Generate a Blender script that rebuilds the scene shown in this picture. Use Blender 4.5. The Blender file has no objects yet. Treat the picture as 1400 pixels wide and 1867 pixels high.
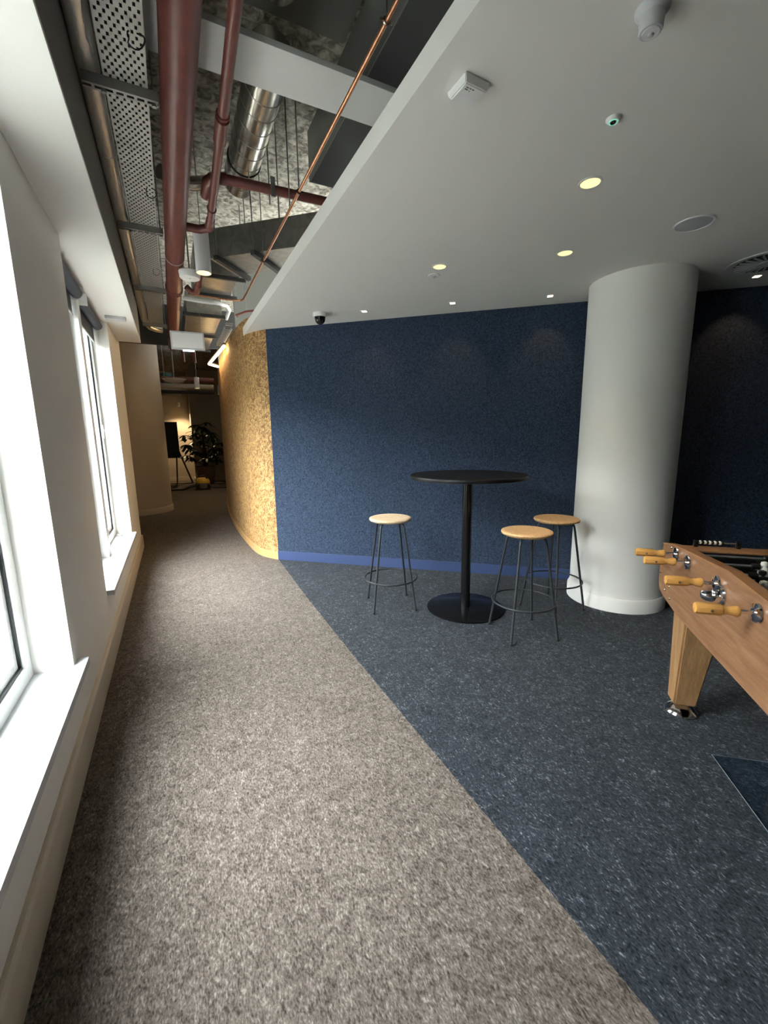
import bpy, bmesh, math, random
from mathutils import Vector, Matrix
random.seed(7)
PI = math.pi
SC = bpy.context.scene
COL = SC.collection

# ------------------------------------------------------------------ camera
F, CX, CY, H = 768.0, 700.0, 933.5, 1.4
dn = Vector((755 - CX, 5250 - CY, F)).normalized()          # vertical vanishing point
v1 = Vector((312 - CX, 797 - CY, F)); v1 = (v1 - dn * v1.dot(dn)).normalized()   # corridor direction
xr = dn.cross(v1)
if xr.x < 0: xr = -xr
Wm = Matrix((xr, v1, -dn))                                   # camera (x right, y down, z forward) -> world
cam = bpy.data.cameras.new('camera'); camo = bpy.data.objects.new('camera', cam); COL.objects.link(camo)
R = Matrix((Wm.col[0], -Wm.col[1], -Wm.col[2])).transposed()
camo.matrix_world = Matrix.Translation((0, 0, H)) @ R.to_4x4()
cam.sensor_fit = 'HORIZONTAL'; cam.sensor_width = 36.0; cam.lens = F / 1400 * 36.0
cam.clip_start = 0.02; cam.clip_end = 200
SC.camera = camo

# ------------------------------------------------------------------ world, exposure
SC.view_settings.view_transform = 'Standard'; SC.view_settings.look = 'None'
SC.view_settings.gamma = 1.0; SC.view_settings.use_curve_mapping = False
SC.view_settings.exposure = 0.16
wd = bpy.data.worlds.new('overcast_sky'); SC.world = wd; wd.use_nodes = True
nt = wd.node_tree; nt.nodes.clear()
wo = nt.nodes.new('ShaderNodeOutputWorld'); bg = nt.nodes.new('ShaderNodeBackground')
tc = nt.nodes.new('ShaderNodeTexCoord'); sp = nt.nodes.new('ShaderNodeSeparateXYZ'); rp = nt.nodes.new('ShaderNodeValToRGB')
nt.links.new(tc.outputs['Generated'], sp.inputs[0]); 
mp = nt.nodes.new('ShaderNodeMapRange'); mp.inputs[1].default_value = -1; mp.inputs[2].default_value = 1
nt.links.new(sp.outputs['Z'], mp.inputs[0]); nt.links.new(mp.outputs[0], rp.inputs[0])
cr = rp.color_ramp; cr.elements[0].position = 0.0; cr.elements[0].color = (.30, .31, .30, 1)
cr.elements[1].position = 1.0; cr.elements[1].color = (.95, .98, 1.0, 1)
for p, c in ((.49, (.30, .31, .30, 1)), (.51, (.37, .38, .38, 1)), (.62, (.52, .535, .54, 1)), (.75, (.71, .735, .75, 1))):
    e = cr.elements.new(p); e.color = c
nt.links.new(rp.outputs[0], bg.inputs[0]); bg.inputs[1].default_value = 58.0
nt.links.new(bg.outputs[0], wo.inputs[0])
SC.cycles.max_bounces = 10; SC.cycles.diffuse_bounces = 6; SC.cycles.transparent_max_bounces = 12
SC.cycles.sample_clamp_indirect = 20

# ------------------------------------------------------------------ materials
def mat(name, col=(.8, .8, .8), rough=.6, metal=0.0, col2=None, scale=50, detail=4, dist=0.0, lo=.35, hi=.65, bump=0.0, bscale=None,
        stretch=None, emit=None, estr=0.0, coat=0.0, spec=.5, sheen=0.0, alpha=1.0):
    m = bpy.data.materials.new(name); m.use_nodes = True
    t = m.node_tree; n = t.nodes; b = n['Principled BSDF']
    b.inputs['Base Color'].default_value = (*col, 1); b.inputs['Roughness'].default_value = rough; b.inputs['Metallic'].default_value = metal
    b.inputs['Coat Weight'].default_value = coat; b.inputs['Specular IOR Level'].default_value = spec
    b.inputs['Sheen Weight'].default_value = sheen
    if emit: b.inputs['Emission Color'].default_value = (*emit, 1); b.inputs['Emission Strength'].default_value = estr
    if col2 or bump:
        tc = n.new('ShaderNodeTexCoord'); mp = n.new('ShaderNodeMapping')
        t.links.new(tc.outputs['Object'], mp.inputs[0])
        if stretch: mp.inputs['Scale'].default_value = stretch
    if col2:
        nz = n.new('ShaderNodeTexNoise'); nz.inputs['Scale'].default_value = scale; nz.inputs['Detail'].default_value = detail
        nz.inputs['Distortion'].default_value = dist
        rp = n.new('ShaderNodeValToRGB'); rp.color_ramp.elements[0].position = lo; rp.color_ramp.elements[1].position = hi
        rp.color_ramp.elements[0].color = (*col, 1); rp.color_ramp.elements[1].color = (*col2, 1)
        t.links.new(mp.outputs[0], nz.inputs[0]); t.links.new(nz.outputs[0], rp.inputs[0]); t.links.new(rp.outputs[0], b.inputs['Base Color'])
    if bump:
        nb = n.new('ShaderNodeTexNoise'); nb.inputs['Scale'].default_value = bscale or scale; nb.inputs['Detail'].default_value = 3
        bp = n.new('ShaderNodeBump'); bp.inputs['Strength'].default_value = bump; bp.inputs['Distance'].default_value = .01
        t.links.new(mp.outputs[0], nb.inputs[0]); t.links.new(nb.outputs[0], bp.inputs['Height']); t.links.new(bp.outputs[0], b.inputs['Normal'])
    return m

def carpet(name, dark, mid, light, flk=.62, patch=.35):
    m = bpy.data.materials.new(name); m.use_nodes = True
    t = m.node_tree; n = t.nodes; b = n['Principled BSDF']; b.inputs['Roughness'].default_value = .95
    b.inputs['Specular IOR Level'].default_value = .08; b.inputs['Sheen Weight'].default_value = .05; b.inputs['Sheen Roughness'].default_value = .5
    tc = n.new('ShaderNodeTexCoord')
    def noise(s, d=2, dist=0.0, rot=None, sc=None):
        mp = n.new('ShaderNodeMapping'); t.links.new(tc.outputs['Object'], mp.inputs[0])
        if rot: mp.inputs['Rotation'].default_value = (0, 0, rot)
        if sc: mp.inputs['Scale'].default_value = sc
        z = n.new('ShaderNodeTexNoise'); z.inputs['Scale'].default_value = s; z.inputs['Detail'].default_value = d; z.inputs['Distortion'].default_value = dist
        t.links.new(mp.outputs[0], z.inputs[0]); return z.outputs[0]
    def math_(op, a, bb):
        k = n.new('ShaderNodeMath'); k.operation = op
        for i, v in enumerate((a, bb)):
            if isinstance(v, float): k.inputs[i].default_value = v
            else: t.links.new(v, k.inputs[i])
        return k.outputs[0]
    fine = noise(190, 3, .6, .6, (1, .5, 1)); fine2 = noise(85, 3, 1.4, -.7, (1, .45, 1)); big = noise(7, 3, .6); mid_ = noise(30, 3, 1.2)
    s = math_('ADD', math_('MULTIPLY', fine, .45), math_('MULTIPLY', fine2, .40))
    s = math_('ADD', s, math_('MULTIPLY', math_('SUBTRACT', big, .5), patch * .35))
    s = math_('ADD', s, math_('MULTIPLY', math_('SUBTRACT', mid_, .5), patch * .9))
    rp = n.new('ShaderNodeValToRGB'); e = rp.color_ramp.elements
    e[0].position = .30; e[0].color = (*dark, 1); e[1].position = flk; e[1].color = (*light, 1)
    k = e.new((.30 + flk) / 2 - .01); k.color = (*mid, 1)
    t.links.new(s, rp.inputs[0]); t.links.new(rp.outputs[0], b.inputs['Base Color'])
    bp = n.new('ShaderNodeBump'); bp.inputs['Strength'].default_value = .55; bp.inputs['Distance'].default_value = .006
    t.links.new(s, bp.inputs['Height']); t.links.new(bp.outputs[0], b.inputs['Normal'])
    return m

def cork_wall_mat():
    m = bpy.data.materials.new('cork_wall'); m.use_nodes = True
    t = m.node_tree; n = t.nodes; b = n['Principled BSDF']; b.inputs['Roughness'].default_value = .75
    tc = n.new('ShaderNodeTexCoord')
    def nz(s, d, dist, lo, hi, c0, c1):
        z = n.new('ShaderNodeTexNoise'); z.inputs['Scale'].default_value = s; z.inputs['Detail'].default_value = d; z.inputs['Distortion'].default_value = dist
        t.links.new(tc.outputs['Object'], z.inputs[0])
        r = n.new('ShaderNodeValToRGB'); r.color_ramp.elements[0].position = lo; r.color_ramp.elements[1].position = hi
        r.color_ramp.elements[0].color = (*c0, 1); r.color_ramp.elements[1].color = (*c1, 1)
        t.links.new(z.outputs[0], r.inputs[0]); return z, r
    z1, r1 = nz(11, 5, 3.0, .38, .60, (.20, .095, .030), (.50, .30, .115))
    z2, r2 = nz(24, 4, 4.5, .38, .46, (1, 1, 1), (0, 0, 0))        # dark curls
    z3, r3 = nz(38, 2, 1.5, .58, .66, (0, 0, 0), (1, 1, 1))        # pale chips
    mx = n.new('ShaderNodeMix'); mx.data_type = 'RGBA'; t.links.new(r2.outputs[0], mx.inputs['Factor']); t.links.new(r1.outputs[0], mx.inputs['A']); mx.inputs['B'].default_value = (.085, .035, .013, 1)
    m2 = n.new('ShaderNodeMix'); m2.data_type = 'RGBA'; t.links.new(r3.outputs[0], m2.inputs['Factor']); t.links.new(mx.outputs['Result'], m2.inputs['A']); m2.inputs['B'].default_value = (.60, .40, .18, 1)
    t.links.new(m2.outputs['Result'], b.inputs['Base Color'])
    bp = n.new('ShaderNodeBump'); bp.inputs['Strength'].default_value = .3; bp.inputs['Distance'].default_value = .004
    t.links.new(z2.outputs[0], bp.inputs['Height']); t.links.new(bp.outputs[0], b.inputs['Normal'])
    return m

def wood(name, c0, c1, c2, axis=0, rough=.42, sc=1.0):
    m = bpy.data.materials.new(name); m.use_nodes = True
    t = m.node_tree; n = t.nodes; b = n['Principled BSDF']; b.inputs['Roughness'].default_value = rough
    tc = n.new('ShaderNodeTexCoord'); mp = n.new('ShaderNodeMapping'); mp.inputs['Scale'].default_value = tuple((1.2 if i == axis else 14) * sc for i in range(3))
    t.links.new(tc.outputs['Object'], mp.inputs[0])
    z = n.new('ShaderNodeTexNoise'); z.inputs['Scale'].default_value = 2.2; z.inputs['Detail'].default_value = 5; z.inputs['Distortion'].default_value = .35
    t.links.new(mp.outputs[0], z.inputs[0])
    r = n.new('ShaderNodeValToRGB'); e = r.color_ramp.elements; e[0].position = .3; e[0].color = (*c0, 1); e[1].position = .72; e[1].color = (*c2, 1); k = e.new(.5); k.color = (*c1, 1)
    t.links.new(z.outputs[0], r.inputs[0])
    z2 = n.new('ShaderNodeTexNoise'); z2.inputs['Scale'].default_value = 16; z2.inputs['Detail'].default_value = 3; t.links.new(mp.outputs[0], z2.inputs[0])
    mx = n.new('ShaderNodeMix'); mx.data_type = 'RGBA'; mx.blend_type = 'MULTIPLY'; mx.inputs['Factor'].default_value = .35
    g = n.new('ShaderNodeValToRGB'); g.color_ramp.elements[0].position = .35; g.color_ramp.elements[1].position = .6; g.color_ramp.elements[0].color = (.45, .45, .45, 1)
    t.links.new(z2.outputs[0], g.inputs[0]); t.links.new(r.outputs[0], mx.inputs['A']); t.links.new(g.outputs[0], mx.inputs['B']); t.links.new(mx.outputs['Result'], b.inputs['Base Color'])
    return m

def glass(name, tint=(.97, .985, .975), refl=.9):
    m = bpy.data.materials.new(name); m.use_nodes = True
    t = m.node_tree; n = t.nodes; n.clear()
    o = n.new('ShaderNodeOutputMaterial'); mx = n.new('ShaderNodeMixShader'); tr = n.new('ShaderNodeBsdfTransparent'); gl = n.new('ShaderNodeBsdfGlossy'); lw = n.new('ShaderNodeLayerWeight'); lw.inputs[0].default_value = .5; pw = n.new('ShaderNodeMath'); pw.operation = 'POWER'; pw.inputs[1].default_value = 5.0; fr = n.new('ShaderNodeMath'); fr.operation = 'MULTIPLY_ADD'; fr.inputs[1].default_value = .95; fr.inputs[2].default_value = .04
    tr.inputs[0].default_value = (*tint, 1); gl.inputs['Roughness'].default_value = .02; gl.inputs['Color'].default_value = (refl, refl, refl, 1); t.links.new(lw.outputs['Facing'], pw.inputs[0]); t.links.new(pw.outputs[0], fr.inputs[0])
    t.links.new(fr.outputs[0], mx.inputs[0]); t.links.new(tr.outputs[0], mx.inputs[1]); t.links.new(gl.outputs[0], mx.inputs[2]); t.links.new(mx.outputs[0], o.inputs[0])
    return m

M = {}
M['carpet_beige'] = carpet('beige_carpet', (.036, .028, .023), (.125, .106, .091), (.315, .286, .258), .66, .26)
M['carpet_blue'] = carpet('slate_blue_carpet', (.006, .0085, .012), (.035, .041, .051), (.34, .365, .40), .71, .28)
M['white'] = mat('white_paint', (.84, .825, .785), .7, bump=.03, bscale=220)
M['ceil'] = mat('ceiling_paint', (.80, .79, .755), .8, bump=.02, bscale=160)
M['upvc'] = mat('white_window_plastic', (.86, .87, .86), .35)
M['sill'] = mat('white_sill_paint', (.54, .56, .58), .35, coat=.15)
M['cream'] = mat('cream_wall_paint', (.52, .455, .37), .75, bump=.03, bscale=200)
M['skirt'] = mat('skirting_paint', (.62, .55, .45), .5)
M['felt'] = mat('navy_felt', (.014, .022, .042), .95, col2=(.058, .082, .130), scale=80, detail=6, dist=.8, lo=.32, hi=.72, bump=.25, bscale=200, spec=.1, sheen=.03)
M['blue_skirt'] = mat('blue_skirting', (.030, .052, .135), .5)
M['cork_wall'] = cork_wall_mat()
M['tan_skirt'] = mat('tan_skirting', (.50, .29, .12), .5)
M['concrete'] = mat('raw_concrete', (.11, .10, .078), .9, col2=(.50, .47, .39), scale=20, detail=8, dist=.7, lo=.36, hi=.68, bump=.8, bscale=40)
M['dark_board'] = mat('dark_grey_board', (.05, .052, .05), .8)
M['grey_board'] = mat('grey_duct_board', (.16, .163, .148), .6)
M['beam'] = mat('white_fire_board', (.66, .67, .66), .8, bump=.1, bscale=40)
M['red'] = mat('red_oxide_pipe_paint', (.15, .040, .031), .45, col2=(.12, .032, .025), scale=18, detail=2)
M['galv'] = mat('galvanised_steel', (.36, .35, .32), .38, .85, col2=(.48, .47, .43), scale=14, detail=5, dist=1)
M['strut_dark'] = mat('dark_bearer_steel', (.055, .055, .055), .5, .3)
M['galv_dark'] = mat('dull_galvanised_strut', (.36, .36, .35), .45, .8)
M['galv_shine'] = mat('bright_spiral_steel', (.62, .60, .55), .24, .95, bump=.15, bscale=9)
M['foil'] = mat('crinkled_foil', (.86, .85, .82), .34, .80, bump=.5, bscale=38, stretch=(1, .35, 1))
M['copper'] = mat('copper', (.72, .36, .20), .3, .95, col2=(.52, .24, .13), scale=25)
M['tray'] = mat('perforated_tray_zinc', (.50, .50, .46), .5, .35)
M['black'] = mat('black_metal', (.006, .006, .0065), .22, spec=.35)
M['black_top'] = mat('black_table_top', (.006, .006, .007), .45, spec=.3)
M['black_edge'] = mat('black_table_edge', (.012, .012, .013), .3)
M['black_cable'] = mat('black_plastic', (.012, .012, .012), .5)
M['legs'] = mat('dark_grey_powder_coat', (.022, .026, .030), .4)
M['cork'] = mat('cork_seat', (.55, .30, .13), .85, col2=(.74, .46, .22), scale=110, detail=3, dist=.4, lo=.34, hi=.56, bump=.2, bscale=160)
M['cork_pale'] = mat('pale_cork_seat', (.62, .43, .26), .85, col2=(.76, .58, .39), scale=110, detail=3, dist=.4, lo=.34, hi=.56, bump=.2, bscale=160)
M['oak'] = wood('oak_veneer', (.19, .085, .038), (.27, .135, .066), (.34, .185, .098), sc=1.6)
M['oak_leg'] = wood('oak_leg', (.27, .14, .06), (.37, .21, .095), (.46, .28, .135), axis=2)
M['oak_edge'] = wood('oak_edge', (.25, .11, .045), (.33, .155, .065), (.40, .20, .09))
M['beech'] = wood('beech_handle', (.66, .33, .085), (.70, .36, .10), (.75, .40, .12), axis=1, rough=.25, sc=3.0)
M['chrome'] = mat('chrome', (.80, .80, .82), .08, 1.0)
M['bolt'] = mat('steel_bolt', (.45, .40, .34), .25, 1.0)
M['green_field'] = mat('dark_green_field', (.012, .028, .014), .35)
M['black_gloss'] = mat('black_glossy_plastic', (.010, .010, .010), .15)
M['ivory'] = mat('ivory_plastic', (.80, .77, .66), .35)
M['plastic_w'] = mat('white_device_plastic', (.78, .78, .78), .4)
M['plastic_g'] = mat('grey_device_plastic', (.52, .53, .55), .5)
M['lens'] = mat('black_lens', (.008, .008, .009), .08)
M['warm_emit'] = mat('warm_lamp', (1, .8, .45), .5, emit=(1.0, .82, .36), estr=1.15)
M['spot_emit'] = mat('spot_lamp', (1, .8, .5), .5, emit=(1.0, .84, .58), estr=4.0)
M['led_emit'] = mat('led_strip', (1, .8, .5), .5, emit=(1.0, .70, .34), estr=16.0)
M['green_emit'] = mat('green_led', (.1, .9, .5), .5, emit=(.45, .95, .75), estr=.55)
M['white_emit'] = mat('lamp_white', (1, 1, 1), .5, emit=(.9, 1.0, 1.0), estr=1.6)
M['blind'] = mat('grey_blind_fabric', (.085, .095, .115), .8)
M['gasket'] = mat('black_gasket', (.02, .025, .028), .5)
M['glass'] = glass('window_glass')
M['mat_clear'] = glass('clear_mat', (.88, .93, .97))
M['leaf'] = mat('dark_leaf', (.012, .026, .010), .45, col2=(.022, .045, .016), scale=8)
M['stem'] = mat('plant_stem', (.06, .045, .02), .8)
M['pot'] = mat('brown_pot', (.16, .11, .075), .7)
M['soil'] = mat('soil', (.03, .02, .015), .95)
M['easel'] = mat('charcoal_board', (.020, .021, .023), .6)
M['leg_wood'] = mat('brown_easel_leg', (.12, .075, .045), .5)
M['yellow'] = mat('yellow_plastic', (.62, .40, .05), .45)
M['grey_tub'] = mat('grey_tub', (.30, .28, .27), .5)
M['teal'] = mat('teal_paint', (.05, .16, .16), .6)
M['pavement'] = mat('pavement', (.08, .085, .08), .9)
M['render_ext'] = mat('exterior_render', (.15, .155, .145), .9)
M['ext_glass'] = mat('exterior_glass', (.12, .15, .15), .15)
M['edge_grey'] = mat('sheet_edge', (.16, .18, .19), .4)
M['text'] = mat('grey_print', (.12, .12, .12), .7)

# ------------------------------------------------------------------ mesh helpers
class MB:
    def __init__(s): s.bm = bmesh.new()
    def box(s, x0, x1, y0, y1, z0, z1, bev=0, M4=None):
        r = bmesh.ops.create_cube(s.bm, size=1)
        T = Matrix.Translation(((x0 + x1) / 2, (y0 + y1) / 2, (z0 + z1) / 2)) @ Matrix.Diagonal((abs(x1 - x0), abs(y1 - y0), abs(z1 - z0), 1))
        bmesh.ops.transform(s.bm, matrix=T, verts=r['verts'])
        vs = r['verts']
        if bev:
            eds = list({e for v in vs for e in v.link_edges})
            rb = bmesh.ops.bevel(s.bm, geom=eds, offset=bev, segments=2, profile=.7, affect='EDGES'); vs = list({v for f in rb['faces'] for v in f.verts} | {v for v in vs if v.is_valid})
        if M4: bmesh.ops.transform(s.bm, matrix=M4, verts=vs)
        return s
    def path(s, pts, r, seg=12, caps=True, closed=False):
        pts = [Vector(p) for p in pts]; n = len(pts); rings = []
        up = None
        for i, p in enumerate(pts):
            a = pts[(i - 1) % n] if (closed or i > 0) else pts[i]; b = pts[(i + 1) % n] if (closed or i < n - 1) else pts[i]
            d = (b - a).normalized()
            if up is None:
                up = Vector((0, 0, 1)) if abs(d.z) < .9 else Vector((1, 0, 0))
            u = (up - d * up.dot(d)).normalized(); w = d.cross(u); up = u
            rr = r[i] if isinstance(r, (list, tuple)) else r
            rings.append([s.bm.verts.new(p + (u * math.cos(2 * PI * k / seg) + w * math.sin(2 * PI * k / seg)) * rr) for k in range(seg)])
        m = n if closed else n - 1
        for i in range(m):
            A, B = rings[i], rings[(i + 1) % n]
            for k in range(seg): s.bm.faces.new((A[k], A[(k + 1) % seg], B[(k + 1) % seg], B[k]))
        if caps and not closed:
            s.bm.faces.new(list(reversed(rings[0]))); s.bm.faces.new(rings[-1])
        return s
    def ring(s, c, R_, r, seg=40, tseg=8, axis='Z', u=None, w=None):
        c = Vector(c)
        if u is None:
            u, w = {'Z': (Vector((1, 0, 0)), Vector((0, 1, 0))), 'Y': (Vector((1, 0, 0)), Vector((0, 0, 1))), 'X': (Vector((0, 1, 0)), Vector((0, 0, 1)))}[axis]
        return s.path([c + (u * math.cos(2 * PI * k / seg) + w * math.sin(2 * PI * k / seg)) * R_ for k in range(seg)], r, tseg, closed=True)
    def lathe(s, prof, c=(0, 0, 0), seg=40, M4=None):
        c = Vector(c); rings = []; new = []
        for r, z in prof:
            if r < 1e-6: v = s.bm.verts.new((0, 0, z)); rings.append([v]); new.append(v)
            else:
                g = [s.bm.verts.new((r * math.cos(2 * PI * k / seg), r * math.sin(2 * PI * k / seg), z)) for k in range(seg)]; rings.append(g); new += g
        for A, B in zip(rings, rings[1:]):
            for k in range(seg):
                k2 = (k + 1) % seg
                if len(A) == 1 and len(B) == 1: break
                if len(A) == 1: s.bm.faces.new((A[0], B[k2], B[k]))
                elif len(B) == 1: s.bm.faces.new((A[k], A[k2], B[0]))
                else: s.bm.faces.new((A[k], A[k2], B[k2], B[k]))
        T = (Matrix.Translation(c) @ M4) if M4 else Matrix.Translation(c)
        bmesh.ops.transform(s.bm, matrix=T, verts=new)
        return s
    def prism(s, poly, z0, z1, M4=None):
        A = [s.bm.verts.new((x, y, z0)) for x, y in poly]; B = [s.bm.verts.new((x, y, z1)) for x, y in poly]
        s.bm.faces.new(list(reversed(A))); s.bm.faces.new(B); n = len(poly)
        for i in range(n): s.bm.faces.new((A[i], A[(i + 1) % n], B[(i + 1) % n], B[i]))
        if M4: bmesh.ops.transform(s.bm, matrix=M4, verts=A + B)
        return s
    def quadstrip(s, A, B):
        a = [s.bm.verts.new(p) for p in A]; b = [s.bm.verts.new(p) for p in B]
        for i in range(len(a) - 1): s.bm.faces.new((a[i], a[i + 1], b[i + 1], b[i]))
        return s
    def mesh(s, name, smooth=True):
        bmesh.ops.recalc_face_normals(s.bm, faces=s.bm.faces[:])
        me = bpy.data.meshes.new(name); s.bm.to_mesh(me); s.bm.free()
        if smooth:
            for p in me.polygons: p.use_smooth = True
            try: me.set_sharp_from_angle(angle=math.radians(38))
            except Exception: pass
        return me

def obj(name, mb, m, parent=None, world=True, smooth=True):
    me = mb.mesh(name, smooth) if isinstance(mb, MB) else mb
    if m is not None and not me.materials: me.materials.append(M[m])
    o = bpy.data.objects.new(name, me); COL.objects.link(o)
    if parent:
        o.parent = parent
        if world: o.location = -parent.location if parent.parent is None else -(parent.location + parent.parent.location)
    return o
def tag(o, label, cat, group=None):
    o['label'] = label; o['category'] = cat
    if group: o['group'] = group
    return o
def struct(name, mb, m, label=None, parent=None, smooth=True):
    o = obj(name, mb, m, parent, smooth=smooth)
    o['kind'] = 'structure'
    if label and not parent: o['label'] = label
    return o
def thing(name, label, cat, loc, group=None, rz=0):
    o = bpy.data.objects.new(name, None); COL.objects.link(o); o.location = loc; o.rotation_euler = (0, 0, rz); o.empty_display_size = .05
    return tag(o, label, cat, group)
def copy_tree(o, parent=None):
    c = o.copy(); COL.objects.link(c)
    if parent: c.parent = parent
    for ch in list(o.children): copy_tree(ch, c)
    return c
def light(kind, name, loc, energy, color, **kw):
    l = bpy.data.lights.new(name, kind); l.energy = energy; l.color = color
    for k, v in kw.items(): setattr(l, k, v)
    o = bpy.data.objects.new(name, l); COL.objects.link(o); o.location = loc
    return o
WARM = (1.0, .72, .40)

# ------------------------------------------------------------------ setting: floors
ZC = 2.55; ZS = 3.62
edge = [(.925, -3.4), (.928, .4), (.938, 2.4), (.96, 3.6), (1.003, 4.834)]
struct('floor', MB().prism([(-1.7, -3.4)] + edge + [(1.2, 4.9), (4.2, 4.9), (4.2, 16.6), (-1.7, 16.6)], -.06, 0), 'carpet_beige', 'mottled beige carpet running along the corridor', smooth=False)
struct('floor', MB().prism([(6.3, -3.4), (6.3, .17)] + [(3.351 + .0, 2.766)] + list(reversed(edge)), -.06, 0), 'carpet_blue', 'dark slate blue flecked carpet under the tall table', smooth=False)

# ------------------------------------------------------------------ window wall
XW = -.47; XO = -.80; ZSILL = .43
openings = [(.95, 2.13), (3.17, 5.17)]
wb = MB()
ys = [(-3.4, .95), (2.13, 3.17), (5.17, 6.3)]  # first stretch is unseen wall, placed to darken the near carpet
for a, b in ys: wb.box(XO, XW, a, b, 0, ZS)
for a, b in openings:
    wb.box(XO, XW, a, b, 0, ZSILL - .035); wb.box(XO, XW, a, b, ZC + .02, ZS)
struct('wall_left', wb, 'white', 'white painted window wall with deep reveals', smooth=False)
struct('wall_left', MB().box(-1.7, XO, 6.22, 6.3, 0, ZS).box(-1.78, -1.7, 6.22, 16.6, 0, ZS), 'cream', 'cream wall set back behind the round column', smooth=False)
# skirting on the window wall: plain board with a chamfered top
pf = [(0, 0), (.020, 0), (.020, .150), (.012, .165), (0, .165)]
bb = MB()
n0 = len(pf)
A = [bb.bm.verts.new((XW + x, -3.4, z)) for x, z in pf]; B = [bb.bm.verts.new((XW + x, 6.32, z)) for x, z in pf]
bb.bm.faces.new(A); bb.bm.faces.new(list(reversed(B)))
for i in range(n0): bb.bm.faces.new((A[i], A[(i + 1) % n0], B[(i + 1) % n0], B[i]))
struct('baseboard_left', bb, 'skirt', 'painted skirting board under the windows', smooth=False)
# plaster soffit over the windows
struct('ceiling', MB().box(XW + .0, -.225, -3.4, 6.08, ZC, ZC + .02).box(XO, XW, .95, 2.13, ZC, ZC + .02).box(XO, XW, 3.17, 5.17, ZC, ZC + .02), 'ceil', 'narrow white soffit above the windows', smooth=False)
struct('trim_1', MB().box(-.235, -.225, -3.4, 6.08, ZC + .02, ZS).box(XW, -.225, 6.07, 6.08, ZC + .02, ZS), 'grey_board', 'upstand above the window soffit with shadow painted in grey', smooth=False)  # the upstand's shadow is put into its grey colour

def window(name, y0, y1, units, label):
    w = thing(name, label, 'window', (-.66, (y0 + y1) / 2, ZSILL)); del w['category']; w['kind'] = 'structure'
    xf0, xf1 = -.70, -.61
    sill = MB().box(-.72, -.425, y0 + .001, y1 - .001, ZSILL - .034, ZSILL, .004)
    if name == 'window_1': sill = MB().prism([(-.72, y0), (-.425, y0), (-.425, y1 + .07), (XW + .001, y1 + .07), (XW + .001, y1 - .001), (-.72, y1 - .001)], ZSILL - .034, ZSILL)
    obj('sill', sill, 'sill', w, smooth=False)
    z0, z1 = ZSILL, ZC
    for (a, b) in units:
        fr = MB()
        t = .06
        fr.box(xf0, xf1, a, a + t, z0, z1, .004).box(xf0, xf1, b - t, b, z0, z1, .004).box(xf0, xf1, a + t, b - t, z0, z0 + t, .004).box(xf0, xf1, a + t, b - t, z1 - t, z1, .004)
        obj('frame', fr, 'upvc', w)
        g = MB(); a2, b2, c2, d2 = a + t, b - t, z0 + t, z1 - t; k = .010
        for q in ((a2, a2 + k, c2, d2), (b2 - k, b2, c2, d2), (a2 + k, b2 - k, c2, c2 + k), (a2 + k, b2 - k, d2 - k, d2)): g.box(-.665, -.625, *q)
        obj('gasket', g, 'gasket', w)
        s = MB(); a2, b2, c2, d2 = a2 + k, b2 - k, c2 + k, d2 - k; k = .035
        for q in ((a2, a2 + k, c2, d2), (b2 - k, b2, c2, d2), (a2 + k, b2 - k, c2, c2 + k), (a2 + k, b2 - k, d2 - k, d2)): s.box(-.69, -.635, *q, .003)
        obj('sash', s, 'upvc', w)
        obj('pane', MB().box(-.668, -.662, a2 + k, b2 - k, c2 + k, d2 - k), 'glass', w)
    return w
w1 = window('window_1', .95, 2.13, [(.95, 2.13)], 'single pane white window with deep sill and jutting sill corner')
w2 = window('window_2', 3.17, 5.17, [(3.17, 4.12), (4.24, 5.17)], 'white framed window further down the corridor')
obj('mullion', MB().box(-.72, -.555, 4.12, 4.24, ZSILL, ZC, .004), 'upvc', w2)
hd = MB().box(-.60, -.585, 4.95, 4.975, 1.42, 1.55, .003).path([(-.59, 4.962, 1.50), (-.565, 4.962, 1.50), (-.56, 4.962, 1.40)], .006)
obj('handle', hd, 'upvc', w2)
obj('stay_arm', MB().box(-.60, -.45, 5.00, 5.015, ZSILL + .004, ZSILL + .010).box(-.57, -.47, 5.04, 5.05, ZSILL + .004, ZSILL + .012).box(-.585, -.545, 4.98, 5.07, ZSILL + .001, ZSILL + .016, .003), 'galv_dark', w2)
for i, (a, b, lab) in enumerate(((3.19, 4.11, 'rolled grey blind over the nearer half of the two-part window'), (4.25, 5.15, 'rolled grey blind over the farther half of the two-part window'))):
    r = thing('roller_blind', lab, 'blind', (-.555, (a + b) / 2, ZC - .05), 'grey roller blinds')
    obj('roll', MB().path([(-.548, a + .012, ZC - .047), (-.548, b - .012, ZC - .047)], .040, 20), 'blind', r)
    obj('bracket', MB().box(-.60, -.50, a, a + .008, ZC - .095, ZC - .001, .003), 'upvc', r); obj('bracket', MB().box(-.60, -.50, b - .008, b, ZC - .095, ZC - .001, .003), 'upvc', r)
    obj('fabric', MB().box(-.588, -.585, a + .02, b - .02, ZC - .20, ZC - .04), 'blind', r)
    obj('hem_bar', MB().box(-.592, -.581, a + .02, b - .02, ZC - .215, ZC - .20, .002), 'plastic_g', r)
# blind on the near window
for k, (a, b) in enumerate(((.97, 2.11),)):
    r = thing('roller_blind', 'rolled grey blind over the large single window', 'blind', (-.555, (a + b) / 2, ZC - .05), 'grey roller blinds')
    obj('roll', MB().path([(-.548, a + .012, ZC - .047), (-.548, b - .012, ZC - .047)], .040, 20), 'blind', r)
    obj('bracket', MB().box(-.60, -.50, a, a + .008, ZC - .095, ZC - .001, .003), 'upvc', r); obj('bracket', MB().box(-.60, -.50, b - .008, b, ZC - .095, ZC - .001, .003), 'upvc', r)

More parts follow.
